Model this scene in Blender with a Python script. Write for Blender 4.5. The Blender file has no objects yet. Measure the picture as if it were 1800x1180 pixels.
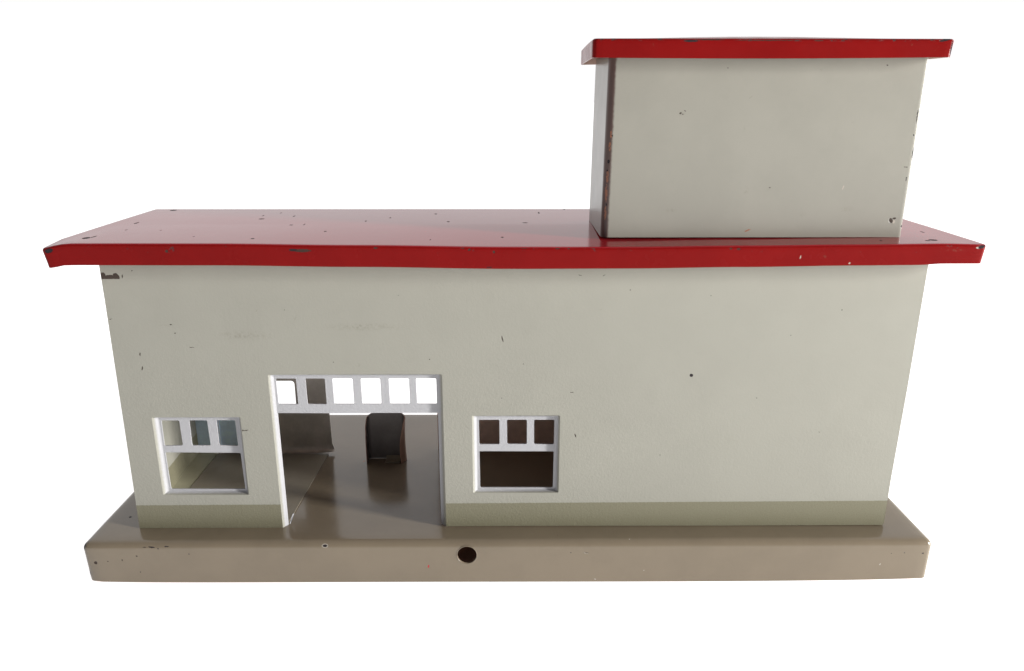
import bpy, bmesh, math
from mathutils import Vector, Matrix, Euler
from mathutils.geometry import tessellate_polygon

# All shapes below are written in millimetres: x along the front, y away from the
# viewer, z up, z = 0 at the top of the base; the table surface is 18.2 mm lower.
MM = 0.001
ZT = 18.2
scene = bpy.context.scene
COL = scene.collection

# paint marks: (u, v, radius u, radius v, tilt in degrees, kind) in millimetres
MARKS_WALL = [
    (0.9, 104.0, 1.4, 1.4, 0, 'd'), (3.5, 103.5, 2.52, 0.84, 0, 'd'), (5.6, 103.9, 1.2, 1.2, 0, 'd'), (-0.1, 107.0, 0.5, 1.2, 0, 'd'),
    (8.0, 103.6, 0.27, 0.95, -10, 'd'), (11.8, 105.7, 0.25, 0.25, 0, 'd'), (10.1, 73.8, 0.25, 0.94, -8, 'd'), (1.4, 87.5, 0.6, 0.16, 20, 'd'),
    (145.6, 79.6, 0.25, 1.68, 12, 'd'), (217.2, 65.0, 0.84, 0.84, 0, 'k'), (46.4, 42.7, 1.26, 0.27, 10, 'd'), (45.3, 42.7, 0.44, 0.44, 0, 'd'),
    (172.0, 58.2, 0.84, 0.19, 5, 'd'), (173.8, 40.2, 0.31, 1.1, 20, 'd'), (24.3, 82.0, 0.32, 0.21, 0, 'd'), (19.2, 91.8, 1.26, 0.42, 20, 'g'),
    (21.0, 85.1, 4.2, 0.42, 0, 'g'), (23.1, 85.3, 0.63, 0.25, 0, 'd'), (55.0, 90.3, 1.68, 0.21, 40, 'g'), (69.4, 87.7, 0.4, 1.8, -30, 'g'),
    (94.4, 84.3, 19.95, 1.89, 0, 'g'), (49.9, 81.1, 12.6, 2.52, 0, 'g'), (29.8, 76.5, 1.05, 0.15, 0, 'd'), (10.2, 68.2, 0.29, 1.1, -15, 'd'),
    (91.8, 69.4, 0.84, 0.84, 0, 'g'), (82.1, 70.5, 0.25, 0.25, 0, 'd'), (65.5, 90.9, 0.21, 0.21, 0, 'd'), (118.2, 71.6, 0.27, 0.27, 0, 'd'),
    (145.3, 55.9, 0.25, 0.25, 0, 'd'), (192.5, 98.3, 0.32, 0.21, 0, 'd'), (181.7, 90.8, 1.05, 0.21, 30, 'g'), (182.7, 103.8, 0.6, 0.14, 35, 'd'),
    (174.0, 103.8, 0.8, 0.16, -10, 'd'), (271.2, 90.6, 0.26, 0.26, 0, 'd'), (242.9, 55.7, 0.26, 0.22, 0, 'd'), (268.7, 41.4, 0.26, 0.22, 0, 'd'),
    (207.2, 31.8, 0.26, 0.22, 0, 'd'), (153.5, 69.7, 0.21, 0.21, 0, 'd'), (107.6, 96.3, 0.2, 0.2, 0, 'd'), (222.3, 96.1, 0.21, 0.27, 0, 'd'),
    (253.3, 80.8, 0.21, 0.21, 0, 'd'),
]
MARKS_TOWER = [
    (207.6, 160.4, 0.48, 0.4, 30, 'd'), (208.4, 160.1, 0.32, 0.24, 0, 'd'), (208.4, 160.2, 1.52, 1.14, 0, 'g'), (209.1, 161.2, 0.44, 0.22, -20, 'd'),
    (230.3, 155.7, 0.6, 1.4, -20, 'g'), (231.2, 165.4, 1.33, 0.28, 35, 'g'), (254.9, 174.7, 0.57, 0.38, 0, 'g'), (249.8, 166.1, 0.57, 0.19, 30, 'g'),
    (234.7, 119.6, 1.47, 0.32, 25, 'r'), (286.3, 123.1, 0.74, 1.26, 25, 'd'), (287.4, 123.9, 0.84, 0.42, 0, 'd'), (287.4, 122.7, 0.6, 0.8, 0, 'l'),
    (206.1, 126.8, 2.4, 1.0, 0, 'g'), (269.5, 127.2, 3.78, 1.26, 10, 'g'), (240.8, 134.5, 1.4, 0.8, 20, 'g'), (241.2, 134.9, 0.4, 0.24, 0, 'd'),
    (243.7, 132.3, 0.63, 0.42, 0, 'g'), (232.9, 133.9, 1.26, 2.1, 0, 'g'), (254.1, 125.2, 1.4, 1.2, 0, 'g'), (267.5, 134.9, 0.3, 1.0, -15, 'l'),
    (288.8, 142.1, 0.84, 0.19, 0, 'd'), (214.2, 137.1, 1.0, 0.18, 10, 'g'), (248.9, 138.9, 0.2, 0.8, 0, 'g'), (255.5, 120.2, 1.0, 0.16, 0, 'g'),
    (183.8, 153.4, 0.4, 1.6, 0, 'r'), (184.2, 152.8, 0.3, 0.4, 0, 'k'), (183.3, 144.0, 0.5, 0.8, 0, 'k'), (183.5, 149.1, 0.5, 2.0, 0, 'r'),
    (183.1, 138.9, 0.46, 2.94, 0, 'r'), (182.9, 132.9, 0.5, 4.2, 0, 'r'), (182.8, 125.8, 0.44, 3.2, 0, 'r'), (183.1, 128.9, 0.25, 0.63, 0, 'k'),
    (183.0, 140.9, 0.3, 0.5, 0, 'k'), (289.9, 153.0, 0.3, 0.4, 0, 'k'), (290.5, 146.8, 0.2, 2.8, 0, 'k'), (289.6, 137.9, 0.2, 1.0, 0, 'k'),
    (290.6, 121.0, 0.42, 0.63, 0, 'k'), (290.1, 159.3, 0.19, 3.04, 0, 'k'), (222.9, 175.2, 0.26, 0.2, 0, 'd'), (277.3, 176.2, 0.38, 0.25, 0, 'd'),
    (268.1, 157.4, 1.0, 0.18, 10, 'g'),
]
MARKS_ROOFF = [
    (-10.8, 114.9, 1.8, 1.0, 15, 'k'), (76.3, 114.9, 4.0, 0.7, 0, 'd'), (73.3, 115.1, 1.6, 0.6, 0, 'k'), (29.7, 114.7, 0.57, 0.67, 0, 'd'),
    (134.3, 115.2, 0.6, 0.5, 30, 'd'), (142.8, 114.4, 0.5, 0.6, 0, 'd'), (227.8, 115.3, 0.76, 0.47, 0, 'd'), (225.2, 115.5, 0.6, 0.4, 0, 'd'),
    (249.7, 112.5, 0.24, 0.8, -15, 'l'), (258.2, 112.5, 1.0, 0.8, 0, 'g'), (267.1, 110.3, 0.4, 0.4, 0, 'l'), (312.6, 116.1, 1.6, 0.8, 20, 'k'),
    (311.4, 115.7, 1.0, 0.4, 0, 'l'), (303.6, 114.9, 3.8, 0.76, 0, 'g'), (101.9, 115.8, 1.0, 0.4, 0, 'd'), (141.2, 109.0, 1.2, 0.24, 0, 'k'),
    (153.4, 115.8, 1.8, 0.32, 0, 'd'), (164.9, 115.6, 1.0, 0.36, 0, 'd'), (33.4, 117.3, 1.8, 0.3, 0, 'k'), (168.8, 115.6, 0.5, 0.36, 0, 'd'),
]
MARKS_ROOFT = [
    (-2.7, 38.7, 0.64, 2.92, 0, 'k'), (-3.9, 2.1, 1.68, 2.55, 20, 'k'), (-2.4, 4.5, 0.52, 2.92, 0, 'k'), (-3.4, 76.4, 1.82, 2.2, 0, 'k'),
    (1.7, 20.6, 0.44, 1.31, 0, 'd'), (15.5, 19.2, 0.26, 1.3, 0, 'd'), (33.6, 4.9, 0.26, 1.18, 0, 'k'), (42.5, 58.8, 0.33, 1.65, 0, 'k'),
    (47.7, 67.3, 0.3, 1.73, 0, 'k'), (56.2, 57.1, 0.43, 1.97, 0, 'k'), (61.5, 32.7, 0.88, 1.14, 0, 'k'), (66.3, 34.1, 0.31, 2.29, 0, 'k'),
    (56.2, 0.8, 0.84, 1.15, 20, 'k'), (78.4, 17.7, 0.66, 1.15, 0, 'd'), (101.5, 15.1, 1.47, 1.26, 0, 'r'), (98.1, 52.1, 0.48, 1.59, 0, 'd'),
    (89.4, 42.9, 0.48, 1.51, 0, 'd'), (123.4, 41.2, 0.69, 1.49, 10, 'd'), (116.3, 63.7, 0.75, 1.54, 0, 'd'), (161.5, 67.0, 0.5, 2.77, 0, 'k'),
    (173.7, 79.6, 0.57, 2.23, 0, 'k'), (154.8, 38.2, 1.38, 1.18, 0, 'd'), (304.6, 15.0, 0.57, 1.9, 0, 'k'), (299.4, -2.4, 1.89, 1.81, 0, 'k'),
    (296.8, -3.5, 1.05, 1.12, 0, 'k'), (280.7, -2.4, 0.42, 1.13, 0, 'k'), (145.7, 7.5, 0.63, 1.21, 0, 'd'), (119.7, 1.7, 0.31, 1.16, 0, 'd'),
    (44.7, 49.1, 1.44, 1.56, 0, 'd'),
]
MARKS_TROOF = [
    (208.1, 183.4, 2.88, 0.47, 0, 'k'), (195.8, 182.0, 0.38, 0.76, 10, 'g'), (214.6, 183.8, 5.7, 0.23, 0, 'd'), (233.4, 183.6, 13.3, 0.17, 0, 'd'),
    (292.3, 183.9, 2.66, 0.57, 15, 'k'), (294.6, 181.2, 0.38, 3.04, 0, 'k'), (281.1, 182.1, 0.38, 0.57, 0, 'g'), (288.1, 183.7, 0.76, 0.57, 0, 'g'),
    (289.5, 181.0, 1.33, 0.38, 45, 'g'), (273.7, 178.2, 0.57, 0.19, 0, 'g'), (197.8, 183.9, 0.95, 0.3, 0, 'd'), (250.3, 183.5, 1.9, 0.23, 0, 'd'),
]
MARKS_BASE = [
    (76.2, -1.6, 1.1, 0.57, 0, 'k'), (76.2, -1.6, 1.54, 0.88, 0, 'l'), (116.3, -10.8, 0.4, 0.92, -8, 'R'), (8.7, -1.9, 1.54, 0.35, -8, 'k'),
    (14.5, -1.7, 1.1, 0.22, 0, 'k'), (5.9, -1.9, 0.88, 0.22, 0, 'd'), (11.3, -2.5, 0.33, 0.33, 0, 'k'), (2.5, -5.7, 0.44, 0.33, 0, 'd'),
    (-14.0, -8.7, 0.88, 0.88, 0, 'd'), (-3.4, -7.5, 0.32, 0.46, 0, 'd'), (-9.0, -8.0, 0.29, 0.29, 0, 'd'), (3.0, -12.9, 0.29, 0.29, 0, 'd'),
    (23.0, -4.8, 0.23, 0.51, 0, 'd'), (-17.7, -1.8, 0.66, 1.54, 0, 'k'), (-17.8, -7.4, 0.66, 2.42, 20, 'g'), (-17.7, -13.9, 0.88, 1.76, 0, 'd'),
    (310.9, -5.7, 0.55, 0.33, 10, 'k'), (308.7, -5.0, 1.54, 0.44, 0, 'g'), (303.6, -5.4, 0.33, 0.33, 0, 'd'), (298.5, -5.7, 0.33, 0.22, 0, 'd'),
    (294.7, -10.6, 0.26, 0.55, -20, 'l'), (172.2, -4.9, 0.4, 0.22, 0, 'd'), (178.2, -4.9, 1.32, 0.13, 0, 'd'), (182.2, -16.9, 0.46, 0.3, 0, 'l'),
    (140.8, -18.0, 0.92, 0.18, 0, 'k'), (201.4, -13.0, 0.26, 0.26, 0, 'l'), (195.4, -0.1, 0.35, 0.3, 0, 'l'), (313.8, -16.7, 0.92, 1.15, 0, 'g'),
]
MARKS_BASET = [
    (-8.3, 8.7, 0.62, 0.72, 15, 'k'), (81.6, 62.6, 0.32, 0.61, 0, 'r'), (79.2, 59.0, 0.68, 1.06, 0, 'r'),
]

# ------------------------------------------------------------------ node helpers
class NT:
    def __init__(self, name):
        self.m = bpy.data.materials.new(name)
        self.m.use_nodes = True
        self.t = self.m.node_tree
        self.n = self.t.nodes
        self.bsdf = self.n['Principled BSDF']
        tc = self.n.new('ShaderNodeTexCoord')
        mul = self.n.new('ShaderNodeVectorMath'); mul.operation = 'SCALE'
        mul.inputs['Scale'].default_value = 1.0 / MM
        self.link(tc.outputs['Object'], mul.inputs[0])
        self.P = mul.outputs[0]                       # position in mm
        s = self.n.new('ShaderNodeSeparateXYZ'); self.link(self.P, s.inputs[0])
        self.x, self.y, self.z = s.outputs
    def link(self, a, b): self.t.links.new(a, b)
    def setin(self, sock, v):
        if hasattr(v, 'is_output'): self.link(v, sock)
        else: sock.default_value = v
    def math(self, op, a, b=0.0, c=None, clamp=False):
        q = self.n.new('ShaderNodeMath'); q.operation = op; q.use_clamp = clamp
        self.setin(q.inputs[0], a); self.setin(q.inputs[1], b)
        if c is not None: self.setin(q.inputs[2], c)
        return q.outputs[0]
    def vmath(self, op, a, b):
        q = self.n.new('ShaderNodeVectorMath'); q.operation = op
        self.setin(q.inputs[0], a); self.setin(q.inputs[1], b)
        return q.outputs[0]
    def maprange(self, v, a, b, c=0.0, d=1.0, smooth=True):
        q = self.n.new('ShaderNodeMapRange')
        q.interpolation_type = 'SMOOTHSTEP' if smooth else 'LINEAR'
        self.setin(q.inputs[0], v)
        for i, k in enumerate((a, b, c, d)): self.setin(q.inputs[1 + i], k)
        return q.outputs[0]
    def noise(self, scale, detail=3.0, rough=0.55, vec=None, color=False, dist=0.0):
        q = self.n.new('ShaderNodeTexNoise')
        q.inputs['Scale'].default_value = scale
        q.inputs['Detail'].default_value = detail
        q.inputs['Roughness'].default_value = rough
        q.inputs['Distortion'].default_value = dist
        self.link(vec or self.P, q.inputs['Vector'])
        return q.outputs['Color' if color else 'Fac']
    def voronoi(self, scale, vec=None):
        q = self.n.new('ShaderNodeTexVoronoi'); q.inputs['Scale'].default_value = scale
        self.link(vec or self.P, q.inputs['Vector'])
        return q.outputs['Distance'], q.outputs['Color']
    def mix(self, f, a, b):
        q = self.n.new('ShaderNodeMix'); q.data_type = 'RGBA'
        self.setin(q.inputs[0], f)
        for s, v in ((q.inputs[6], a), (q.inputs[7], b)):
            if isinstance(v, tuple): v = (*v, 1.0)[:4]
            self.setin(s, v)
        return q.outputs[2]
    def sep(self, colour):
        s = self.n.new('ShaderNodeSeparateColor'); self.link(colour, s.inputs[0]); return s.outputs
    def warped(self, plane, amp, scale):
        # position projected on a plane, edges roughened by noise
        nz = self.vmath('SUBTRACT', self.noise(scale, 3.0, 0.6, color=True), (0.5, 0.5, 0.5))
        sc = self.n.new('ShaderNodeVectorMath'); sc.operation = 'SCALE'
        self.link(nz, sc.inputs[0]); sc.inputs['Scale'].default_value = amp
        p = self.vmath('ADD', self.P, sc.outputs[0])
        s = self.n.new('ShaderNodeSeparateXYZ'); self.link(p, s.inputs[0])
        c = self.n.new('ShaderNodeCombineXYZ')
        self.link(s.outputs[0], c.inputs[0]); self.link(s.outputs[2 if plane == 'xz' else 1], c.inputs[1])
        return c.outputs[0]
    def marks(self, marks, kind, vec):
        acc = None
        for (u, v, ru, rv, rot, k) in marks:
            if k != kind: continue
            q = self.n.new('ShaderNodeMapping'); q.vector_type = 'TEXTURE'
            q.inputs['Location'].default_value = (u, v, 0)
            q.inputs['Rotation'].default_value = (0, 0, math.radians(rot))
            q.inputs['Scale'].default_value = (ru * 0.85, rv * 0.8, 1)
            if acc is None: self.link(vec, q.inputs['Vector'])
            else:                       # chained, so the shader evaluates one mark after the other
                ch = self.n.new('ShaderNodeVectorMath'); ch.operation = 'MULTIPLY_ADD'
                self.link(acc, ch.inputs[0]); ch.inputs[1].default_value = (1e-9, 1e-9, 1e-9); self.link(vec, ch.inputs[2])
                self.link(ch.outputs[0], q.inputs['Vector'])
            l = self.n.new('ShaderNodeVectorMath'); l.operation = 'LENGTH'
            self.link(q.outputs[0], l.inputs[0])
            acc = l.outputs['Value'] if acc is None else self.math('MINIMUM', acc, l.outputs['Value'])
        return acc

KINDS = (('g', (0.115, 0.09, 0.065)), ('l', (0.30, 0.27, 0.23)), ('d', (0.036, 0.026, 0.022)),
         ('r', (0.24, 0.085, 0.04)), ('R', (0.33, 0.012, 0.02)), ('k', (0.022, 0.018, 0.02)))

def paint(name, base, marksets=(), rough=0.35, ior=1.46, coat=0.0, peel=0.012, peel_scale=1.1,
          specks=0.0, speck_cell=9.0, tone=0.07, band=None, edge=None, dents=0.03, wear_reflection=None, extra=None, spec=0.5, rough_var=1.0, peel_mask=None):
    """Sprayed enamel on tinplate: orange peel, slow dents, specks, listed chips."""
    T = NT(name)
    n_big = T.noise(0.035, 4.0, 0.6)
    n_mid = T.noise(0.22, 5.0, 0.65)
    col = T.mix(T.maprange(n_big, 0.3, 0.7), tuple(c * (1 - tone) for c in base), tuple(c * (1 + tone * 0.6) for c in base))
    col = T.mix(T.math('MULTIPLY', T.maprange(n_mid, 0.52, 0.8), 0.09), col, tuple(c * 0.72 for c in base))
    fine = T.noise(2.6, 2.0, 0.7)
    col = T.mix(T.math('MULTIPLY', T.maprange(fine, 0.55, 0.75), 0.10), col, tuple(c * 0.7 for c in base))
    if band: col = band(T, col)
    if extra: col = extra(T, col)
    if wear_reflection:
        f = wear_reflection(T)
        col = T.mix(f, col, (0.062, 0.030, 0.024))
    bare = None
    if specks > 0:
        d, vc = T.voronoi(1.0 / speck_cell)
        r, g, b = T.sep(vc)
        size = T.math('MULTIPLY', T.math('POWER', r, 5.0), specks / speck_cell * 1.0)
        hit = T.math('LESS_THAN', T.math('ADD', d, T.math('MULTIPLY', T.math('SUBTRACT', T.noise(4.0), 0.5), 0.03)), size)
        col = T.mix(T.math('MULTIPLY', hit, 0.85), col, T.mix(T.math('GREATER_THAN', g, 0.78), (0.06, 0.045, 0.035), tuple(min(0.85, c * 1.5 + 0.06) for c in base)))
        bare = hit
    for plane, marks, gate in marksets:
        vec = T.warped(plane, 0.55, 1.6)
        vec_soft = T.warped(plane, 1.6, 0.7)
        for k, kc in KINDS:
            acc = T.marks(marks, k, vec_soft if k == 'g' else vec)
            if acc is None: continue
            if k == 'g':
                f = T.math('MULTIPLY', T.maprange(acc, 1.3, 0.1), T.maprange(T.noise(0.8, 5.0, 0.75), 0.42, 0.72))
                f = T.math('MULTIPLY', f, 0.5)
            else:
                f = T.maprange(acc, 1.08, 0.86)
            if k == 'r': f = T.math('MULTIPLY', f, T.maprange(T.noise(1.1, 4.0, 0.8), 0.36, 0.52))
            if k == 'd': f = T.math('MULTIPLY', f, 0.95)
            if gate: f = T.math('MULTIPLY', f, gate(T))
            if k in 'dk':
                kc2 = T.mix(T.maprange(T.noise(2.2, 4.0, 0.7), 0.4, 0.65), kc, tuple(c * 1.4 for c in kc))
                bare = f if bare is None else T.math('MAXIMUM', bare, f)
            else: kc2 = kc
            col = T.mix(f, col, kc2)
    if edge:
        f = edge(T)
        col = T.mix(f, col, (0.05, 0.035, 0.035))
        bare = f if bare is None else T.math('MAXIMUM', bare, f)
    T.setin(T.bsdf.inputs['Base Color'], col)
    rr = T.maprange(T.noise(0.12, 4.0, 0.6), 0.3, 0.7, rough * (1 - 0.15 * rough_var), rough * (1 + 0.2 * rough_var))
    if bare is not None: rr = T.math('MAXIMUM', rr, T.math('MULTIPLY', bare, 0.6))
    T.setin(T.bsdf.inputs['Roughness'], rr)
    T.bsdf.inputs['IOR'].default_value = ior
    T.setin(T.bsdf.inputs['Specular IOR Level'], T.math('MULTIPLY', T.math('SUBTRACT', 1.0, T.math('MULTIPLY', bare, 0.85)), spec) if bare is not None else spec)
    if coat:
        T.bsdf.inputs['Coat Weight'].default_value = coat
        T.bsdf.inputs['Coat Roughness'].default_value = 0.06
    # relief in metres: orange peel + wavy sheet + lifted specks
    h = T.math('MULTIPLY', T.noise(peel_scale, 3.0, 0.6), peel * MM)
    if peel_mask: h = T.math('MULTIPLY', h, peel_mask(T))
    h = T.math('ADD', h, T.math('MULTIPLY', T.noise(0.05, 2.0, 0.5), dents * 10 * MM))
    if bare is not None: h = T.math('SUBTRACT', h, T.math('MULTIPLY', bare, 0.05 * MM))
    bp = T.n.new('ShaderNodeBump'); bp.inputs['Strength'].default_value = 1.0; bp.inputs['Distance'].default_value = 1.0
    T.link(h, bp.inputs['Height']); T.link(bp.outputs[0], T.bsdf.inputs['Normal'])
    if coat: T.link(bp.outputs[0], T.bsdf.inputs['Coat Normal'])
    return T.m

CREAM = (0.246, 0.241, 0.207)
OLIVE = (0.155, 0.146, 0.098)
RED = (0.152, 0.0045, 0.0045)
TAUPE = (0.158, 0.127, 0.090)
WHITE = (0.33, 0.33, 0.345)

CORNER_CHIP = [(0.6, 103.6, 1.3, 1.5, 0, 'd'), (2.0, 103.2, 1.5, 0.95, 0, 'd'), (3.6, 103.0, 1.5, 0.75, 0, 'd'), (5.2, 103.3, 1.4, 1.0, 0, 'd'), (6.4, 103.2, 0.75, 1.1, 0, 'd')]

def plinth_band(T, col):
    line = T.math('ADD', 10.35, T.math('MULTIPLY', T.x, 0.0036))
    wob = T.math('MULTIPLY', T.math('SUBTRACT', T.noise(0.9, 4.0, 0.7), 0.5), 0.5)
    f = T.maprange(T.math('SUBTRACT', T.math('ADD', T.z, wob), line), 0.12, -0.12)
    oc = T.mix(T.maprange(T.noise(2.4, 4.0, 0.8), 0.4, 0.7), OLIVE, tuple(c * 0.78 for c in OLIVE))
    return T.mix(f, col, oc)

M = {}
M['wall'] = paint('cream_enamel', CREAM, (('xz', MARKS_WALL + CORNER_CHIP, lambda T: T.math('GREATER_THAN', T.math('ABSOLUTE', T.math('SUBTRACT', T.z, 101.65)), 0.95)),), rough=0.42, ior=1.42, peel=0.13, peel_scale=0.95, peel_mask=lambda T: T.math('MULTIPLY', T.maprange(T.z, 85.0, 35.0, 0.35, 1.0), T.maprange(T.x, 215.0, 150.0, 0.45, 1.0)),
                  specks=0.18, speck_cell=11.0, tone=0.025, band=plinth_band, dents=0.006)
M['cream'] = paint('cream_enamel_plain', CREAM, rough=0.4, ior=1.42, peel=0.02, specks=0.5, speck_cell=11.0, tone=0.04, dents=0.01, band=plinth_band)
def tower_corner(T):  # dark reflection and rusty wear painted along the rounded front-left corner
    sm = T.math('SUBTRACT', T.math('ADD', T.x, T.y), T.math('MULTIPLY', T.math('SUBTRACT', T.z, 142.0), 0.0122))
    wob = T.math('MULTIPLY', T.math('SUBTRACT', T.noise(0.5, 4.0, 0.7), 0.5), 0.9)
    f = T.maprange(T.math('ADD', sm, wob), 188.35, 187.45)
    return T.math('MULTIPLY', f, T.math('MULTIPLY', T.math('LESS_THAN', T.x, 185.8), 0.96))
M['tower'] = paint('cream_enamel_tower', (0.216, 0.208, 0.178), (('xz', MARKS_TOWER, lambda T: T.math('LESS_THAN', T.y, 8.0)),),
                   rough=0.30, ior=1.48, spec=0.5, rough_var=0.3, peel=0.006, peel_scale=1.2, specks=0.18, speck_cell=10.0, tone=0.05, dents=0.004, wear_reflection=tower_corner)
def roof_edge(T):
    e = T.maprange(T.math('ABSOLUTE', T.math('SUBTRACT', T.y, -9.6)), 0.9, 0.1)
    e = T.math('MULTIPLY', e, T.maprange(T.z, 113.6, 114.6))
    return T.math('MULTIPLY', e, T.maprange(T.noise(0.33, 5.0, 0.75), 0.63, 0.67))
M['roof'] = paint('red_enamel', (0.25, 0.012, 0.017), (('xy', MARKS_ROOFT, None),), rough=0.15, ior=1.45, spec=0.2, rough_var=0.25, peel=0.0006,
                  specks=0.3, speck_cell=9.0, tone=0.03, dents=0.0015)
M['fascia'] = paint('red_enamel_fascia', RED, (('xz', MARKS_ROOFF, lambda T: T.math('LESS_THAN', T.y, -7.5)),),
                    rough=0.24, ior=1.43, spec=0.07, peel=0.004, specks=0.3, speck_cell=9.0, tone=0.08, edge=roof_edge, dents=0.016)
def troof_edge(T):
    e = T.math('MULTIPLY', T.maprange(T.y, -2.4, -3.0), T.maprange(T.z, 183.0, 183.7))
    return T.math('MULTIPLY', e, T.maprange(T.noise(0.4, 5.0, 0.75), 0.55, 0.62))
M['troof'] = paint('red_enamel_tower', RED, (('xz', MARKS_TROOF, lambda T: T.math('LESS_THAN', T.y, -1.0)),),
                   rough=0.22, ior=1.45, spec=0.10, peel=0.005, specks=0.3, tone=0.1, edge=troof_edge, dents=0.012)
M['base'] = paint('taupe_enamel', TAUPE, (('xz', MARKS_BASE, lambda T: T.math('LESS_THAN', T.y, -8.5)),),
                  rough=0.2, ior=1.48, peel=0.006, peel_scale=0.7, specks=0.3, speck_cell=8.0, tone=0.07, dents=0.010)
M['base_top'] = paint('taupe_enamel_top', TAUPE, (('xy', MARKS_BASET, None),),
                  rough=0.16, ior=1.5, peel=0.004, peel_scale=0.7, specks=0.3, speck_cell=8.0, tone=0.07, dents=0.010)
M['white'] = paint('white_enamel', WHITE, rough=0.45, ior=1.42, peel=0.14, peel_scale=1.0, tone=0.03, dents=0.0)
M['plate'] = paint('matte_taupe_enamel', (0.20, 0.175, 0.135), rough=0.42, ior=1.42, peel=0.01, tone=0.06, dents=0.012)
M['flange'] = paint('olive_cream_enamel', (0.30, 0.285, 0.2), rough=0.35, ior=1.45, peel=0.01, tone=0.08, dents=0.01)

def tin(name, c, metal, rough):
    T = NT(name)
    col = T.mix(T.maprange(T.noise(0.12, 5.0, 0.65), 0.35, 0.7), tuple(k * 0.88 for k in c), tuple(k * 1.1 for k in c))
    T.setin(T.bsdf.inputs['Base Color'], col)
    T.bsdf.inputs['Metallic'].default_value = metal
    T.setin(T.bsdf.inputs['Roughness'], T.maprange(T.noise(0.3, 4.0, 0.6), 0.3, 0.7, rough * 0.8, rough * 1.3))
    return T.m
M['tin'] = tin('bare_tinplate', (0.44, 0.40, 0.365), 0.4, 0.36)
M['tin_blue_reflection'] = tin('tinplate_blue_reflection', (0.66, 0.84, 1.0), 0.0, 0.45)  # bluish window reflection on the tin, put into its base colour
M['tin_dark'] = tin('brown_lacquered_tin', (0.66, 0.47, 0.39), 0.0, 0.5)
M['pump_inside'] = tin('dark_lacquered_tin', (0.15, 0.135, 0.13), 0.3, 0.35)
M['pump_paint'] = paint('reddish_brown_enamel', (0.36, 0.22, 0.17), rough=0.35, ior=1.46, peel=0.006, specks=0.4, tone=0.2, dents=0.0)

# window bevel: sprayed white, fading into the cream of the wall (attribute 'fade')
def bevel_mat():
    T = NT('white_to_cream_enamel')
    a = T.n.new('ShaderNodeAttribute'); a.attribute_name = 'fade'
    nz = T.math('MULTIPLY', T.math('SUBTRACT', T.noise(1.2, 4.0, 0.7), 0.5), 0.35)
    f = T.maprange(T.math('ADD', a.outputs['Fac'], nz), 0.2, 0.62)
    T.setin(T.bsdf.inputs['Base Color'], T.mix(f, CREAM, WHITE))
    T.bsdf.inputs['Roughness'].default_value = 0.42
    T.bsdf.inputs['IOR'].default_value = 1.42
    bp = T.n.new('ShaderNodeBump'); bp.inputs['Distance'].default_value = 1.0
    T.link(T.math('MULTIPLY', T.noise(0.85, 3.0, 0.6), 0.12 * MM), bp.inputs['Height'])
    T.link(bp.outputs[0], T.bsdf.inputs['Normal'])
    return T.m
M['bevel'] = bevel_mat()

# ------------------------------------------------------------------ mesh helpers
def finish(name, bm, mats, parent=None, angle=32.0, label=None, local=False):
    bmesh.ops.recalc_face_normals(bm, faces=bm.faces) if not local else None
    for f in bm.faces: f.smooth = True
    for e in bm.edges:
        if len(e.link_faces) == 2:
            if e.calc_face_angle(0.0) > math.radians(angle): e.smooth = False
        else: e.smooth = False
    me = bpy.data.meshes.new(name)
    bm.to_mesh(me); bm.free()
    me.transform(Matrix.Scale(MM, 4))
    for m in (mats if isinstance(mats, (list, tuple)) else [mats]): me.materials.append(m)
    o = bpy.data.objects.new(name, me); COL.objects.link(o)
    if parent is not None: o.parent = parent
    if label: o['label'] = label
    return o

def part(o, root):
    """parent a mesh drawn in the common mm frame to the thing's Empty"""
    o.parent = root
    o.location = (-root.location.x, -root.location.y, ZT * MM - root.location.z)
    return o

def bake(o):
    """apply an object's modifiers without operators"""
    dg = bpy.context.evaluated_depsgraph_get()
    me = bpy.data.meshes.new_from_object(o.evaluated_get(dg))
    old = o.data; o.modifiers.clear(); o.data = me; me.name = o.name
    bpy.data.meshes.remove(old)
    return o

def resharpen(o, angle):
    bm = bmesh.new(); bm.from_mesh(o.data)
    for e in bm.edges:
        e.smooth = len(e.link_faces) == 2 and e.calc_face_angle(0.0) <= math.radians(angle)
    bm.to_mesh(o.data); bm.free()

def rrect(x0, x1, z0, z1, r=0.5, n=3):
    pts = []
    for cx, cz, a0 in ((x1 - r, z1 - r, 0), (x0 + r, z1 - r, 90), (x0 + r, z0 + r, 180), (x1 - r, z0 + r, 270)):
        for k in range(n + 1):
            a = math.radians(a0 + 90 * k / n)
            pts.append((cx + r * math.cos(a), cz + r * math.sin(a)))
    return pts

def qround(quad, r=0.5, n=3):
    """any quadrilateral (bl, br, tr, tl) with rounded corners"""
    pts = []
    for i in range(4):
        p = Vector(quad[i]); a = (Vector(quad[i - 1]) - p).normalized(); b = (Vector(quad[(i + 1) % 4]) - p).normalized()
        s, e = p + a * r, p + b * r
        for k in range(n + 1):
            t = k / n
            pts.append(tuple((1 - t) ** 2 * s + 2 * t * (1 - t) * p + t * t * e))
    return pts

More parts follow.
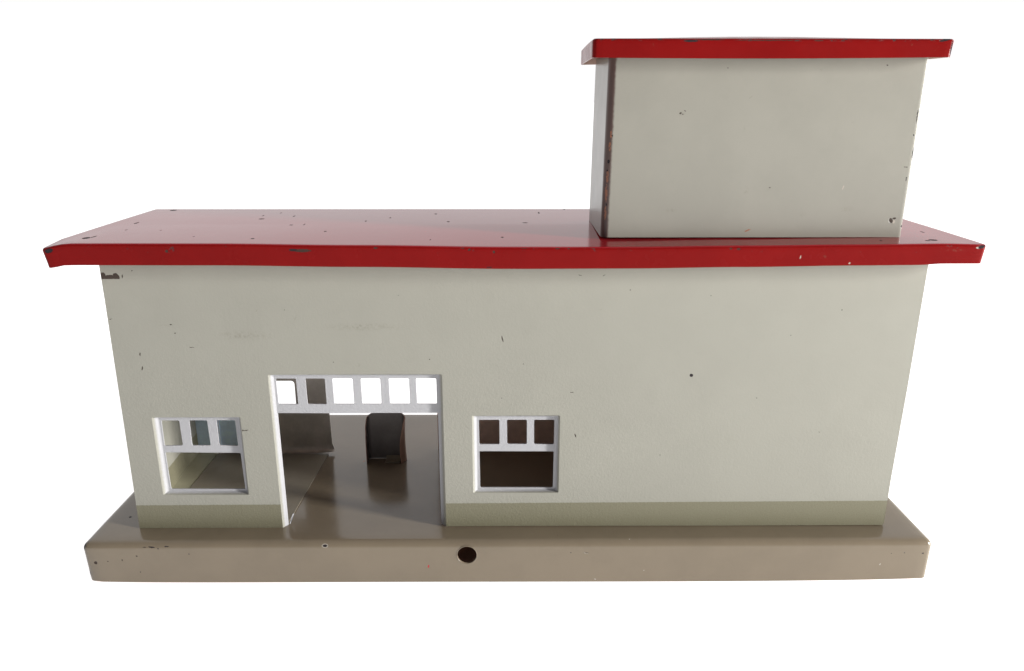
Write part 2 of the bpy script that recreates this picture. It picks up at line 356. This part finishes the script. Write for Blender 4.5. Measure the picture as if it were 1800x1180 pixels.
def plate(bm, loops, y, th, axis='y', mat=0):
    """flat sheet with holes; loops of (u, v); front face at y, back at y + th"""
    def P(u, v, d):
        return (u, d, v) if axis == 'y' else ((d, u, v) if axis == 'x' else (u, v, d))
    vecs = [[Vector((u, v, 0)) for u, v in L] for L in loops]
    tris = tessellate_polygon(vecs)
    flat = [p for L in loops for p in L]
    f = [bm.verts.new(P(u, v, y)) for u, v in flat]
    b = [bm.verts.new(P(u, v, y + th)) for u, v in flat]
    for t in tris:
        try:
            bm.faces.new([f[i] for i in t]).material_index = mat
            bm.faces.new([b[i] for i in reversed(t)]).material_index = mat
        except ValueError: pass
    k = 0
    for L in loops:
        n = len(L)
        for i in range(n):
            j = (i + 1) % n
            bm.faces.new((f[k + i], f[k + j], b[k + j], b[k + i])).material_index = mat
        k += n

def box(bm, x0, x1, y0, y1, z0, z1):
    v = [bm.verts.new((x, y, z)) for x in (x0, x1) for y in (y0, y1) for z in (z0, z1)]
    for q in ((0, 1, 3, 2), (4, 6, 7, 5), (0, 4, 5, 1), (2, 3, 7, 6), (0, 2, 6, 4), (1, 5, 7, 3)):
        bm.faces.new([v[i] for i in q])

def tray(x0, x1, y0, y1, zt, depth, nx, ny, nz, r_fold, r_corner, warp):
    """pressed sheet cap with rounded folds: rings of rounded rectangles from rim to top"""
    NC = 5
    half = (y1 - y0) / 2 - 0.3
    prof = [(0.0, -depth + (depth - r_fold) * k / nz) for k in range(nz)]
    for k in range(7):
        a = math.radians(90 * k / 6)
        prof.append((r_fold * (1 - math.cos(a)), -r_fold * (1 - math.sin(a))))
    d = r_fold
    for step in range(1, ny + 1):
        prof.append((r_fold + (half - r_fold) * (step / ny) ** 1.4, 0.0))
    def ring(d):
        a0, a1, b0, b1 = x0 + d, x1 - d, y0 + d, y1 - d
        r = max(r_corner - d * 0.6, 0.02)
        pts = []
        ns = 8
        ex = [(1 - math.cos(math.pi * k / nx)) / 2 * 0.35 + 0.65 * k / nx for k in range(nx + 1)]
        pts += [(a0 + r + (a1 - a0 - 2 * r) * t, b0) for t in ex]
        pts += [(a1 - r + r * math.sin(math.radians(90 * k / NC)), b0 + r - r * math.cos(math.radians(90 * k / NC))) for k in range(1, NC)]
        pts += [(a1, b0 + r + (b1 - b0 - 2 * r) * k / ns) for k in range(ns + 1)]
        pts += [(a1 - r + r * math.cos(math.radians(90 * k / NC)), b1 - r + r * math.sin(math.radians(90 * k / NC))) for k in range(1, NC)]
        pts += [(a0 + r + (a1 - a0 - 2 * r) * t, b1) for t in reversed(ex)]
        pts += [(a0 + r - r * math.sin(math.radians(90 * k / NC)), b1 - r + r * math.cos(math.radians(90 * k / NC))) for k in range(1, NC)]
        pts += [(a0, b1 - r - (b1 - b0 - 2 * r) * k / ns) for k in range(ns + 1)]
        pts += [(a0 + r - r * math.cos(math.radians(90 * k / NC)), b0 + r - r * math.sin(math.radians(90 * k / NC))) for k in range(1, NC)]
        return pts
    bm = bmesh.new()
    rows = [[bm.verts.new((x, y, zt + z)) for x, y in ring(d)] for d, z in prof]
    n = len(rows[0])
    for R0, R1 in zip(rows, rows[1:]):
        for k in range(n):
            m = (k + 1) % n
            bm.faces.new((R0[k], R0[m], R1[m], R1[k]))
    T = rows[-1]
    b_start = (nx + 1) + (NC - 1) + 9 + (NC - 1)            # first vertex of the back edge
    back = [T[b_start + nx - k] for k in range(nx + 1)]      # same x order as the front edge
    for k in range(nx):
        bm.faces.new((T[k], T[k + 1], back[k + 1], back[k]))
    bm.faces.new(T[nx:b_start + 1])
    bm.faces.new(T[b_start + nx:] + [T[0]])
    for v in bm.verts:
        v.co = Vector(warp(*v.co))
    bm.normal_update()
    if sum(f.normal.z * f.calc_area() for f in bm.faces) < 0:
        bmesh.ops.reverse_faces(bm, faces=bm.faces)
    bm.normal_update()
    return bm

def interp(t, tab):
    if t <= tab[0][0]: return tab[0][1]
    for (a, va), (b, vb) in zip(tab, tab[1:]):
        if t <= b:
            s = (t - a) / (b - a); s = s * s * (3 - 2 * s)
            return va + (vb - va) * s
    return tab[-1][1]

def sheet(o, th=0.5, offset=-1.0, mats=None, mat_off=0):
    md = o.modifiers.new('thickness', 'SOLIDIFY'); md.thickness = th * MM; md.offset = offset
    md.use_even_offset = True
    md.material_offset = mat_off; md.material_offset_rim = 0
    return bake(o)

# ------------------------------------------------------------------ the thing
root = bpy.data.objects.new('toy_building', None); COL.objects.link(root)
root.location = (0.148, 0.052, 0.0)
root.empty_display_size = 0.02
root['label'] = 'cream tinplate toy building with red flat roofs, square tower and taupe base tray'
root['category'] = 'toy building'

# --- base tray
def base_warp(x, y, z):
    t = min(1.0, max(0.0, -z / 18.0))
    c = abs((x - 148.0) / 165.8)
    z2 = z + (0.95 * t * c ** 6 + 0.25 * math.sin(x * 0.021) * t * 0.6)
    inset = 0.35 * t
    x2 = x + (inset if x < 148 else -inset) * (c ** 8)
    y2 = y
    if y < -8 and x < -14: y2 += 0.8 * t * (-14 - x) / 4
    z2 += -0.25 * max(0, (40 - x) / 58) * max(0.0, 1 - t) * (1 if y < -6 else 0.4)
    return (x2, y2, z2)
b = tray(-18.6, 314.6, -11.0, 117.6, 0.0, 18.0, 60, 8, 6, 3.0, 2.2, base_warp)
for f in b.faces:
    f.material_index = 0 if f.normal.z > 0.97 else 1
base = finish('base', b, [M['base_top'], M['base'], M['tin_dark']], angle=50)
sheet(base, 0.55, -1.0, mat_off=2)
cut = bmesh.new()
bmesh.ops.create_cone(cut, cap_ends=True, segments=48, radius1=3.75, radius2=3.75, depth=8,
                      matrix=Matrix.Translation((131.5, -11, -5.75)) @ Matrix.Rotation(math.pi / 2, 4, 'X'))
cutter = finish('hole_cutter', cut, M['base'])
md = base.modifiers.new('hole', 'BOOLEAN'); md.object = cutter; md.operation = 'DIFFERENCE'; md.solver = 'EXACT'
bake(base)
resharpen(base, 40)
cm = cutter.data; bpy.data.objects.remove(cutter); bpy.data.meshes.remove(cm)
part(base, root)
bm = bmesh.new()
box(bm, -17.2, 313.2, -9.6, 116.2, -16.6, -16.1)  # unseen plate added so the ground's glow does not show in the hole
part(finish('light_block_plate', bm, M['tin_dark']), root)
# pressed lip round the punched hole
bm = bmesh.new()
prof = ((4.2, -10.99), (4.08, -11.08), (3.95, -11.12), (3.82, -11.05), (3.74, -10.8), (3.72, -10.35))
rings = []
for r, y in prof:
    rings.append([bm.verts.new((131.5 + r * math.cos(a), y, -5.75 + r * math.sin(a) * 1.0))
                  for a in [2 * math.pi * k / 48 for k in range(48)]])
for A, B in zip(rings, rings[1:]):
    for k in range(48):
        bm.faces.new((A[k], A[(k + 1) % 48], B[(k + 1) % 48], B[k]))
part(finish('hole_rim', bm, M['base'], angle=80), root)

# --- front wall with its three openings
D = 1.9
WIN = []
WIN.append(dict(O=(10.9, 44.9, 14.8, 48.3), I=(12.7, 43.3, 15.9, 47.2),
    panes=[[(13.3, 35.3), (20.6, 35.55), (20.45, 46.15), (13.45, 46.2)], [(24.1, 35.45), (31.4, 35.5), (31.2, 46.15), (24.2, 46.2)],
           [(34.7, 35.5), (42.1, 35.25), (42.0, 46.15), (34.75, 46.2)], [(13.4, 16.5), (43.0, 16.4), (42.7, 32.3), (13.2, 32.6)]]))
WIN.append(dict(O=(133.8, 167.8, 15.4, 48.8), I=(135.6, 166.2, 16.0, 47.2),
    panes=[[(136.45, 35.65), (144.4, 35.7), (144.35, 46.1), (136.4, 46.1)], [(147.4, 35.75), (155.1, 35.75), (155.05, 46.1), (147.3, 46.1)],
           [(157.9, 35.65), (165.7, 35.6), (165.75, 46.05), (157.85, 46.1)], [(136.6, 16.75), (165.6, 16.7), (165.7, 32.6), (136.45, 32.75)]]))
DO = (57.0, 122.8, 0.05, 65.7)      # door outer: x0 x1 z0 z1
DI = (58.6, 120.6, 0.05, 64.5)      # inner rim of the pressed jambs
NS = 3
def door_path(x0, x1, z0, z1, r):
    pts = [(x0, z0), (x0, 8.0), (x0, 25.0)]
    for cx, a0 in ((x0 + r, 180), (x1 - r, 90)):
        for k in range(NS + 1):
            a = math.radians(a0 - 90 * k / NS)
            pts.append((cx + r * math.cos(a), z1 - r + r * math.sin(a)))
    pts += [(x1, 25.0), (x1, 8.0), (x1, z0 + 0.35)]
    return pts
outer = [(-0.5, 0.0)] + door_path(*DO, 0.7) + [(160, 0.45), (230, 0.3), (299.4, 0.35), (300.3, 60), (300.55, 109.5), (0.4, 109.5), (0.0, 60)]
holes = [rrect(*w['O'], r=0.6, n=NS) for w in WIN]
bm = bmesh.new()
plate(bm, [outer] + holes, 0.0, 0.45)
part(finish('front_wall', bm, M['wall']), root)

def ring_profile(t):
    # rounded shoulder, slope, then flat at the frame plate
    return D * (t * t * (3 - 2 * t)) ** 0.85
def bevel_ring(bm, A, B, closed=True, nseg=7, back=None):
    lay = bm.verts.layers.float.get('fade') or bm.verts.layers.float.new('fade')
    rows = []
    for s in range(nseg + 1):
        t = s / nseg
        row = []
        for (xa, za), (xb, zb) in zip(A, B):
            v = bm.verts.new((xa + (xb - xa) * t, ring_profile(t), za + (zb - za) * t)); v[lay] = t
            row.append(v)
        rows.append(row)
    if back:
        row = []
        for (xb, zb) in B:
            v = bm.verts.new((xb, D + back, zb)); v[lay] = 1.0; row.append(v)
        rows.append(row)
    n = len(A)
    for R0, R1 in zip(rows, rows[1:]):
        for i in range(n if closed else n - 1):
            j = (i + 1) % n
            bm.faces.new((R0[i], R0[j], R1[j], R1[i]))

def face_forward(o):
    """flip the sheet if its faces look away from the viewer"""
    me = o.data
    s = sum(p.normal.y * p.area for p in me.polygons)
    if s > 0: me.flip_normals()
    return o

for w in WIN:
    bm = bmesh.new()
    bevel_ring(bm, rrect(*w['O'], r=0.6, n=NS), rrect(*w['I'], r=0.25, n=NS))
    fr = finish('window', bm, M['bevel'], angle=60, local=True)
    face_forward(fr); part(fr, root)
    bm = bmesh.new()
    I = w['I']
    plate(bm, [rrect(I[0] - 0.15, I[1] + 0.15, I[2] - 0.15, I[3] + 0.15, r=0.2, n=2)] + [qround(q, 0.55, 3) for q in w['panes']], D - 0.01, 0.55)
    gb = finish('glazing_bar', bm, M['white']); gb.parent = fr

bm = bmesh.new()
bevel_ring(bm, door_path(*DO, 0.7), door_path(*DI, 0.4), closed=False, back=0.9)
fr = finish('door_frame', bm, M['bevel'], angle=60, local=True); face_forward(fr); part(fr, root)
bm = bmesh.new()
XS = ((59.3, 67.0), (70.5, 77.95), (80.75, 88.5), (91.55, 99.0), (102.2, 109.95), (112.6, 120.35))
tp = [qround([(a + 0.05, 52.8), (c, 52.75), (c - 0.05, 63.3), (a - 0.05, 63.35)], 0.5, 3) for a, c in XS]
plate(bm, [[(58.5, 49.15), (80, 49.0), (100, 49.1), (120.7, 49.05), (120.7, 64.6), (58.5, 64.6)]] + tp, D - 0.01, 0.55)
gb = finish('transom_bar', bm, M['white']); gb.parent = fr
# torn corner of the jamb curling inward at the floor
bm = bmesh.new()
for p in ((59.4, 0.2, 2.2), (61.3, 2.6, 3.9), (61.0, 2.3, 4.1), (59.7, 0.3, 0.1)): pass
tv = [bm.verts.new(p) for p in ((58.9, 2.6, 0.1), (59.3, 3.0, 0.1), (60.6, 4.6, 3.7), (60.1, 4.3, 3.9), (59.2, 3.6, 1.0))]
bm.faces.new((tv[0], tv[1], tv[4])); bm.faces.new((tv[1], tv[2], tv[4])); bm.faces.new((tv[4], tv[2], tv[3]))
ct = finish('torn_corner', bm, M['white']); ct.parent = fr
sheet(ct, 0.35, 0.0)

# --- side walls (their folded feet lie on the base) 
def side_wall(x, inward, lip_mat):
    bm = bmesh.new()
    s = inward
    path = [(x, 109.5), (x, 40.0), (x, 1.0), (x + 0.25 * s, 0.45), (x + 0.9 * s, 0.28), (x + 6.6 * s, 0.25)]
    ys = [0.5, 20, 45, 69.4]
    rows = [[bm.verts.new((px - s * 3.4 * (y / 69.4) * (1 if i < 5 else 0), y, pz)) for i, (px, pz) in enumerate(path)] for y in ys]
    for R0, R1 in zip(rows, rows[1:]):
        for i in range(len(path) - 1):
            f = bm.faces.new((R0[i], R0[i + 1], R1[i + 1], R1[i]))
            if i >= 3: f.material_index = 1
    # rear return of the sheet
    q = [bm.verts.new(p) for p in ((x - 3.4 * s, 69.4, 1.0), (x - 3.4 * s, 69.4, 109.5), (x + 8.2 * s, 67.6, 109.5), (x + 8.2 * s, 67.6, 1.0))]
    bm.faces.new(q).material_index = 2
    o = finish('side_wall', bm, [M['cream'], lip_mat, M['tin_blue_reflection']], angle=40)
    sheet(o, 0.4, 0.0)
    return part(o, root)
side_wall(0.25, 1, M['flange'])
side_wall(299.75, -1, M['flange'])

# --- left rear wall: window opening, foot curling forward
def rear_wall(x0, x1, win, mats, flare):
    bm = bmesh.new()
    y = 68.6
    outer = [(x0, 4.5), (x1 + flare * 0.15, 4.5), (x1, 21.0), (x1 + 0.4, 109.0), (x0, 109.0)]
    plate(bm, [outer] + ([rrect(*win, r=1.6, n=4)] if win else []), y, 0.45)
    # curled foot
    prof = [(0.0, 4.5), (-0.1, 3.2), (-0.5, 2.0), (-1.3, 1.1), (-2.4, 0.75), (-3.2, 0.9)]
    xs = [x0 + (x1 - x0) * k / 10 for k in range(11)]
    for off in (0.0, 0.45):
        rows = []
        for k, xx in enumerate(xs):
            e = flare * (1.0 if k == 10 else (0.25 if k == 9 else 0))
            rows.append([bm.verts.new((xx + e * (4.5 - pz) / 4.5 + (flare * 0.15 if k == 10 else 0), y + dy + off, pz + (e * 0.6 if dy < -1 else 0)))
                         for dy, pz in prof])
        for R0, R1 in zip(rows, rows[1:]):
            for i in range(len(prof) - 1):
                bm.faces.new((R0[i], R0[i + 1], R1[i + 1], R1[i]))
    o = finish('rear_wall', bm, mats, angle=35)
    return part(o, root)
rear_wall(8.4, 62.0, (24.0, 46.5, 22.6, 37.3), [M['tin']], 1.6)
bm = bmesh.new()
plate(bm, [[(113.5, 0.1), (299.3, 0.1), (299.3, 109.0), (113.5, 109.0)]], 71.5, 0.45)
part(finish('rear_wall', bm, M['tin_dark']), root)

bm = bmesh.new()
plate(bm, [[(8.6, 4.2), (22.6, 4.2), (22.6, 109.0), (8.6, 109.0)]], 68.1, 0.4)
part(finish('rear_panel', bm, M['tin_blue_reflection'], label='panel behind the left window, bluish reflection in its colour'), root)

# --- floor sheet of the left room, seen through the window and doorway
bm = bmesh.new()
plate(bm, [[(6.95, 2.4), (58.4, 2.4), (60.7, 66.5), (7.1, 66.5)]], 0.22, 0.35, axis='z')
part(finish('inner_floor', bm, M['plate']), root)
# --- bent upright standing on the base inside the doorway
bm = bmesh.new()
plan = [(80.9, 56.6), (80.8, 58.2), (80.95, 59.8)]
for k in range(1, 7):
    a = math.radians(180 - 90 * k / 6); plan.append((83.0 + 2.05 * math.cos(a), 60.3 + 2.1 * math.sin(a)))
plan += [(86.5, 62.45), (90.0, 62.45), (94.0, 62.45)]
for k in range(1, 7):
    a = math.radians(90 - 90 * k / 6); plan.append((97.2 + 2.3 * math.cos(a), 60.3 + 2.1 * math.sin(a)))
plan += [(98.9, 58.6), (97.5, 56.5)]
top = []
acc = 0.0; L = [0.0]
for p, q in zip(plan, plan[1:]): acc += math.dist(p, q); L.append(acc)
rows = []
NZ = 12
for (px, py), s in zip(plan, L):
    d = min(s, acc - s)
    t = min(1.0, d / 13.0)
    h = 12.0 + 12.7 * math.sqrt(max(0.0, 1 - (1 - t) ** 2))
    col = []
    for k in range(NZ + 1):
        z = 0.15 + (h - 0.15) * k / NZ
        bow = 0.5 * math.sin(math.pi * k / NZ)
        col.append(bm.verts.new((px + (bow if px > 96 else 0) * -0.8, py, z)))
    rows.append(col)
for R0, R1 in zip(rows, rows[1:]):
    for k in range(NZ):
        bm.faces.new((R0[k], R0[k + 1], R1[k + 1], R1[k]))
up = finish('bent_upright', bm, [M['pump_paint'], M['pump_inside']], angle=60, local=True)
# normals outwards (away from the inside of the fold)
c = sum((p.normal.x * (p.center.x - 0.09) + p.normal.y * (p.center.y - 0.0575)) * p.area for p in up.data.polygons)
if c < 0: up.data.flip_normals()
sheet(up, 0.4, -1.0, mat_off=1)
part(up, root)
up['label'] = 'bent sheet metal upright with reddish brown outer side'
bm = bmesh.new()
seg = [(61.9, 1.6), (61.0, 0.75), (59.0, 0.4), (57.0, 0.35), (56.3, 0.45)]
rows = [[bm.verts.new((xx + (0.9 if (xx < 90 and y < 56.6) else 0), y, z)) for y, z in seg] for xx in (89.6, 91, 95, 96.6)]
for R0, R1 in zip(rows, rows[1:]):
    for i in range(len(seg) - 1): bm.faces.new((R0[i], R0[i + 1], R1[i + 1], R1[i]))
tb = finish('fixing_tab', bm, M['plate'], angle=60); sheet(tb, 0.35, 0.0); tb.parent = up

# --- main roof
SAG = [(-12.6, 0.0), (-3.0, 0.62), (10, 0.62), (45, 0.55), (95, -0.05), (150, -0.72), (185, -0.8), (230, -0.35), (270, 0.05), (300, 0.35), (313.8, 0.1)]
SAGB = [(-12.6, -0.1), (0, 0.0), (45, -0.1), (95, -0.7), (150, -1.45), (190, -1.35), (230, -0.85), (270, -0.35), (291, -0.2), (300, 0.28), (313.8, 0.3)]
def roof_warp(x, y, z):
    f = max(0.0, 1 - (y + 10.0) / 45.0)
    k = min(1.0, max(0.0, (116.73 - z) / 6.8))
    zz = z + f * (interp(x, SAG) * (1 - k) + interp(x, SAGB) * k)
    # the left front corner is pushed down
    cx = max(0.0, 1 - (x + 13.4) / 9.0); cy = max(0.0, 1 - (y + 10.0) / 9.0)
    zz -= 1.3 * cx * cx * cy * (1 - 0.45 * k)
    if k > 0.9 and cy > 0.9: zz -= 0.55 * math.exp(-((x + 10.5) / 2.2) ** 2)
    # slight crown along the middle of the sheet
    zz += 0.7 * math.sin(math.pi * min(1, max(0, (y + 10) / 91.0))) * (1 - k) * (0.4 + 0.6 * min(1, max(0, (x + 12) / 30)) ) * 0.35
    xx = x - 0.4 * max(0.0, -x / 13.4) * (1 if x < 0 else 0) + (1.4 * k if x < 0 and cy > 0 else 0) * max(0.0, 1 - (x + 13.4) / 6.0)
    xx -= max(0.0, (x - 308) / 6.0) * 0.8 * k
    return (xx, y, zz)
b = tray(-13.4, 314.7, -10.0, 81.3, 116.73, 6.9, 80, 12, 4, 0.9, 1.6, roof_warp)
for f in b.faces:
    f.material_index = 0 if f.normal.z > 0.75 else 1
roof = finish('roof', b, [M['roof'], M['fascia'], M['tin_dark']], angle=50)
sheet(roof, 0.45, -1.0, mat_off=2)
part(roof, root)

# --- tower: folded body and its own roof
bm = bmesh.new()
x0, x1, y0, y1, z0, z1 = 181.8, 290.7, 3.68, 45.0, 117.05, 179.6
R = 2.6
plan = [(x1, y1), (x1, y0 + 1.2), (x1, y0 + 0.3), (x1 - 0.09, y0 + 0.09), (x1 - 0.3, y0), (x1 - 1.2, y0)]
plan += [(x1 - 30, y0), (x1 - 60, y0), (x0 + R + 20, y0), (x0 + R + 0.4, y0)]
for k in range(9):
    a = math.radians(270 - 90 * k / 8); plan.append((x0 + R + R * math.cos(a), y0 + R + R * math.sin(a)))
plan += [(x0, y0 + R + 0.4), (x0, y0 + 20), (x0, y1)]
NZ = 6
rows = []
for (px, py) in plan:
    col = []
    for k in range(NZ + 1):
        t = k / NZ
        lean = (0.75 * t if px < x0 + 10 else 0.35 * t if px > x1 - 5 else 0)
        col.append(bm.verts.new((px + lean - (0.3 if px < x0 + 10 else 0), py, z0 + (z1 - z0) * t)))
    rows.append(col)
for i in range(len(rows)):
    R0, R1 = rows[i], rows[(i + 1) % len(rows)]
    for k in range(NZ): bm.faces.new((R0[k], R0[k + 1], R1[k + 1], R1[k]))
tower = finish('tower', bm, [M['tower'], M['tin_dark']], angle=50)
sheet(tower, 0.45, -1.0, mat_off=1)
part(tower, root)
def troof_warp(x, y, z):
    k = min(1.0, max(0.0, (184.2 - z) / 6.0))
    u = min(1, max(0, (x - 176) / 118.8)); v = min(1, max(0, (y + 3.3) / 46.0))
    zz = z + 1.9 * math.sin(math.pi * min(1, u * 1.02)) ** 0.8 * math.sin(math.pi * v) ** 0.9 * (1 - k)
    zz -= 0.9 * v * v * max(0.0, 1 - u * 4) * (1 - k * 0.5)
    zz -= 0.12 + 0.35 * math.sin(math.pi * u) * (1 - v) * (0.2 if k < 0.5 else 1.0)
    zz += (0.25 * u * k)
    # back left corner pulled in
    xx = x + 0.5 * v * max(0.0, 1 - u * 8) - 0.55 * k * max(0, u * 8 - 7)
    return (xx, y, zz)
b = tray(175.7, 295.6, -3.3, 43.8, 184.3, 6.0, 40, 10, 4, 0.9, 1.5, troof_warp)
tr = finish('tower_roof', b, [M['troof'], M['tin_dark']], angle=50)
sheet(tr, 0.45, -1.0, mat_off=1)
tr.parent = tower

# ------------------------------------------------------------------ setting
bm = bmesh.new()
bmesh.ops.create_circle(bm, cap_ends=True, segments=96, radius=30000.0)
g = finish('ground', bm, M['white'])
for p in g.data.polygons:
    pass
if g.data.polygons[0].normal.z < 0: g.data.flip_normals()
T = NT('white_ground_added_glow')
T.bsdf.inputs['Base Color'].default_value = (0.8, 0.8, 0.8, 1)
T.bsdf.inputs['Roughness'].default_value = 0.6
T.bsdf.inputs['Specular IOR Level'].default_value = 0.2
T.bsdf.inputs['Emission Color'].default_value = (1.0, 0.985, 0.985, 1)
T.bsdf.inputs['Emission Strength'].default_value = 0.74  # added glow that keeps the ground white and without shadows
g.data.materials.clear(); g.data.materials.append(T.m)
g['kind'] = 'structure'
g['label'] = 'plain white ground with added glow under the toy building'
g['category'] = 'table surface'

# ------------------------------------------------------------------ light
w = bpy.data.worlds.new('World'); scene.world = w; w.use_nodes = True
nt = w.node_tree; nt.nodes.clear()
out = nt.nodes.new('ShaderNodeOutputWorld'); bg = nt.nodes.new('ShaderNodeBackground')
tc = nt.nodes.new('ShaderNodeTexCoord'); sp = nt.nodes.new('ShaderNodeSeparateXYZ')
mr = nt.nodes.new('ShaderNodeMapRange'); mr.interpolation_type = 'SMOOTHSTEP'
mr.inputs[1].default_value = -0.3; mr.inputs[2].default_value = 0.45
mx = nt.nodes.new('ShaderNodeMix'); mx.data_type = 'RGBA'
mx.inputs[6].default_value = (0.15, 0.15, 0.16, 1); mx.inputs[7].default_value = (1.02, 1.01, 1.015, 1)
nt.links.new(tc.outputs['Generated'], sp.inputs[0]); nt.links.new(sp.outputs[1], mr.inputs[0])
nt.links.new(mr.outputs[0], mx.inputs[0]); nt.links.new(mx.outputs[2], bg.inputs['Color'])
bg.inputs['Strength'].default_value = 1.0
nt.links.new(bg.outputs[0], out.inputs['Surface'])

def lamp(name, pos, target, sx, sy, watts, col):
    l = bpy.data.lights.new(name, 'AREA'); l.shape = 'RECTANGLE'; l.size = sx; l.size_y = sy
    l.energy = watts; l.color = col
    o = bpy.data.objects.new(name, l); COL.objects.link(o)
    o.location = pos
    o.rotation_euler = (Vector(target) - Vector(pos)).to_track_quat('-Z', 'Y').to_euler()
    return o
az = math.radians(20.0); dist = 1.45
lamp('soft_window_lamp', (0.15 + dist * math.cos(az), -dist * math.sin(az), 0.33), (0.15, 0.0, 0.06), 0.16, 0.44, 54.0, (1.0, 0.985, 0.95))

# ------------------------------------------------------------------ camera
cam = bpy.data.cameras.new('camera'); cam.sensor_width = 36.0; cam.lens = 26.9436
cam.clip_start = 0.01; cam.clip_end = 200.0
co = bpy.data.objects.new('camera', cam); COL.objects.link(co)
right, up, fwd = (0.999973, -0.007298, 0.000644), (0.001549, 0.296499, 0.955032), (0.007161, 0.955005, -0.296502)
pos = (147.169, -272.528, 165.540 + ZT)
co.matrix_world = Matrix(((right[0], up[0], -fwd[0], pos[0] * MM), (right[1], up[1], -fwd[1], pos[1] * MM),
                          (right[2], up[2], -fwd[2], pos[2] * MM), (0, 0, 0, 1)))
scene.camera = co
scene.view_settings.view_transform = 'Standard'
scene.view_settings.look = 'None'
scene.view_settings.exposure = 0.0
scene.view_settings.gamma = 1.0
scene.view_settings.use_curve_mapping = False
scene.cycles.max_bounces = 10
scene.cycles.use_denoising = True
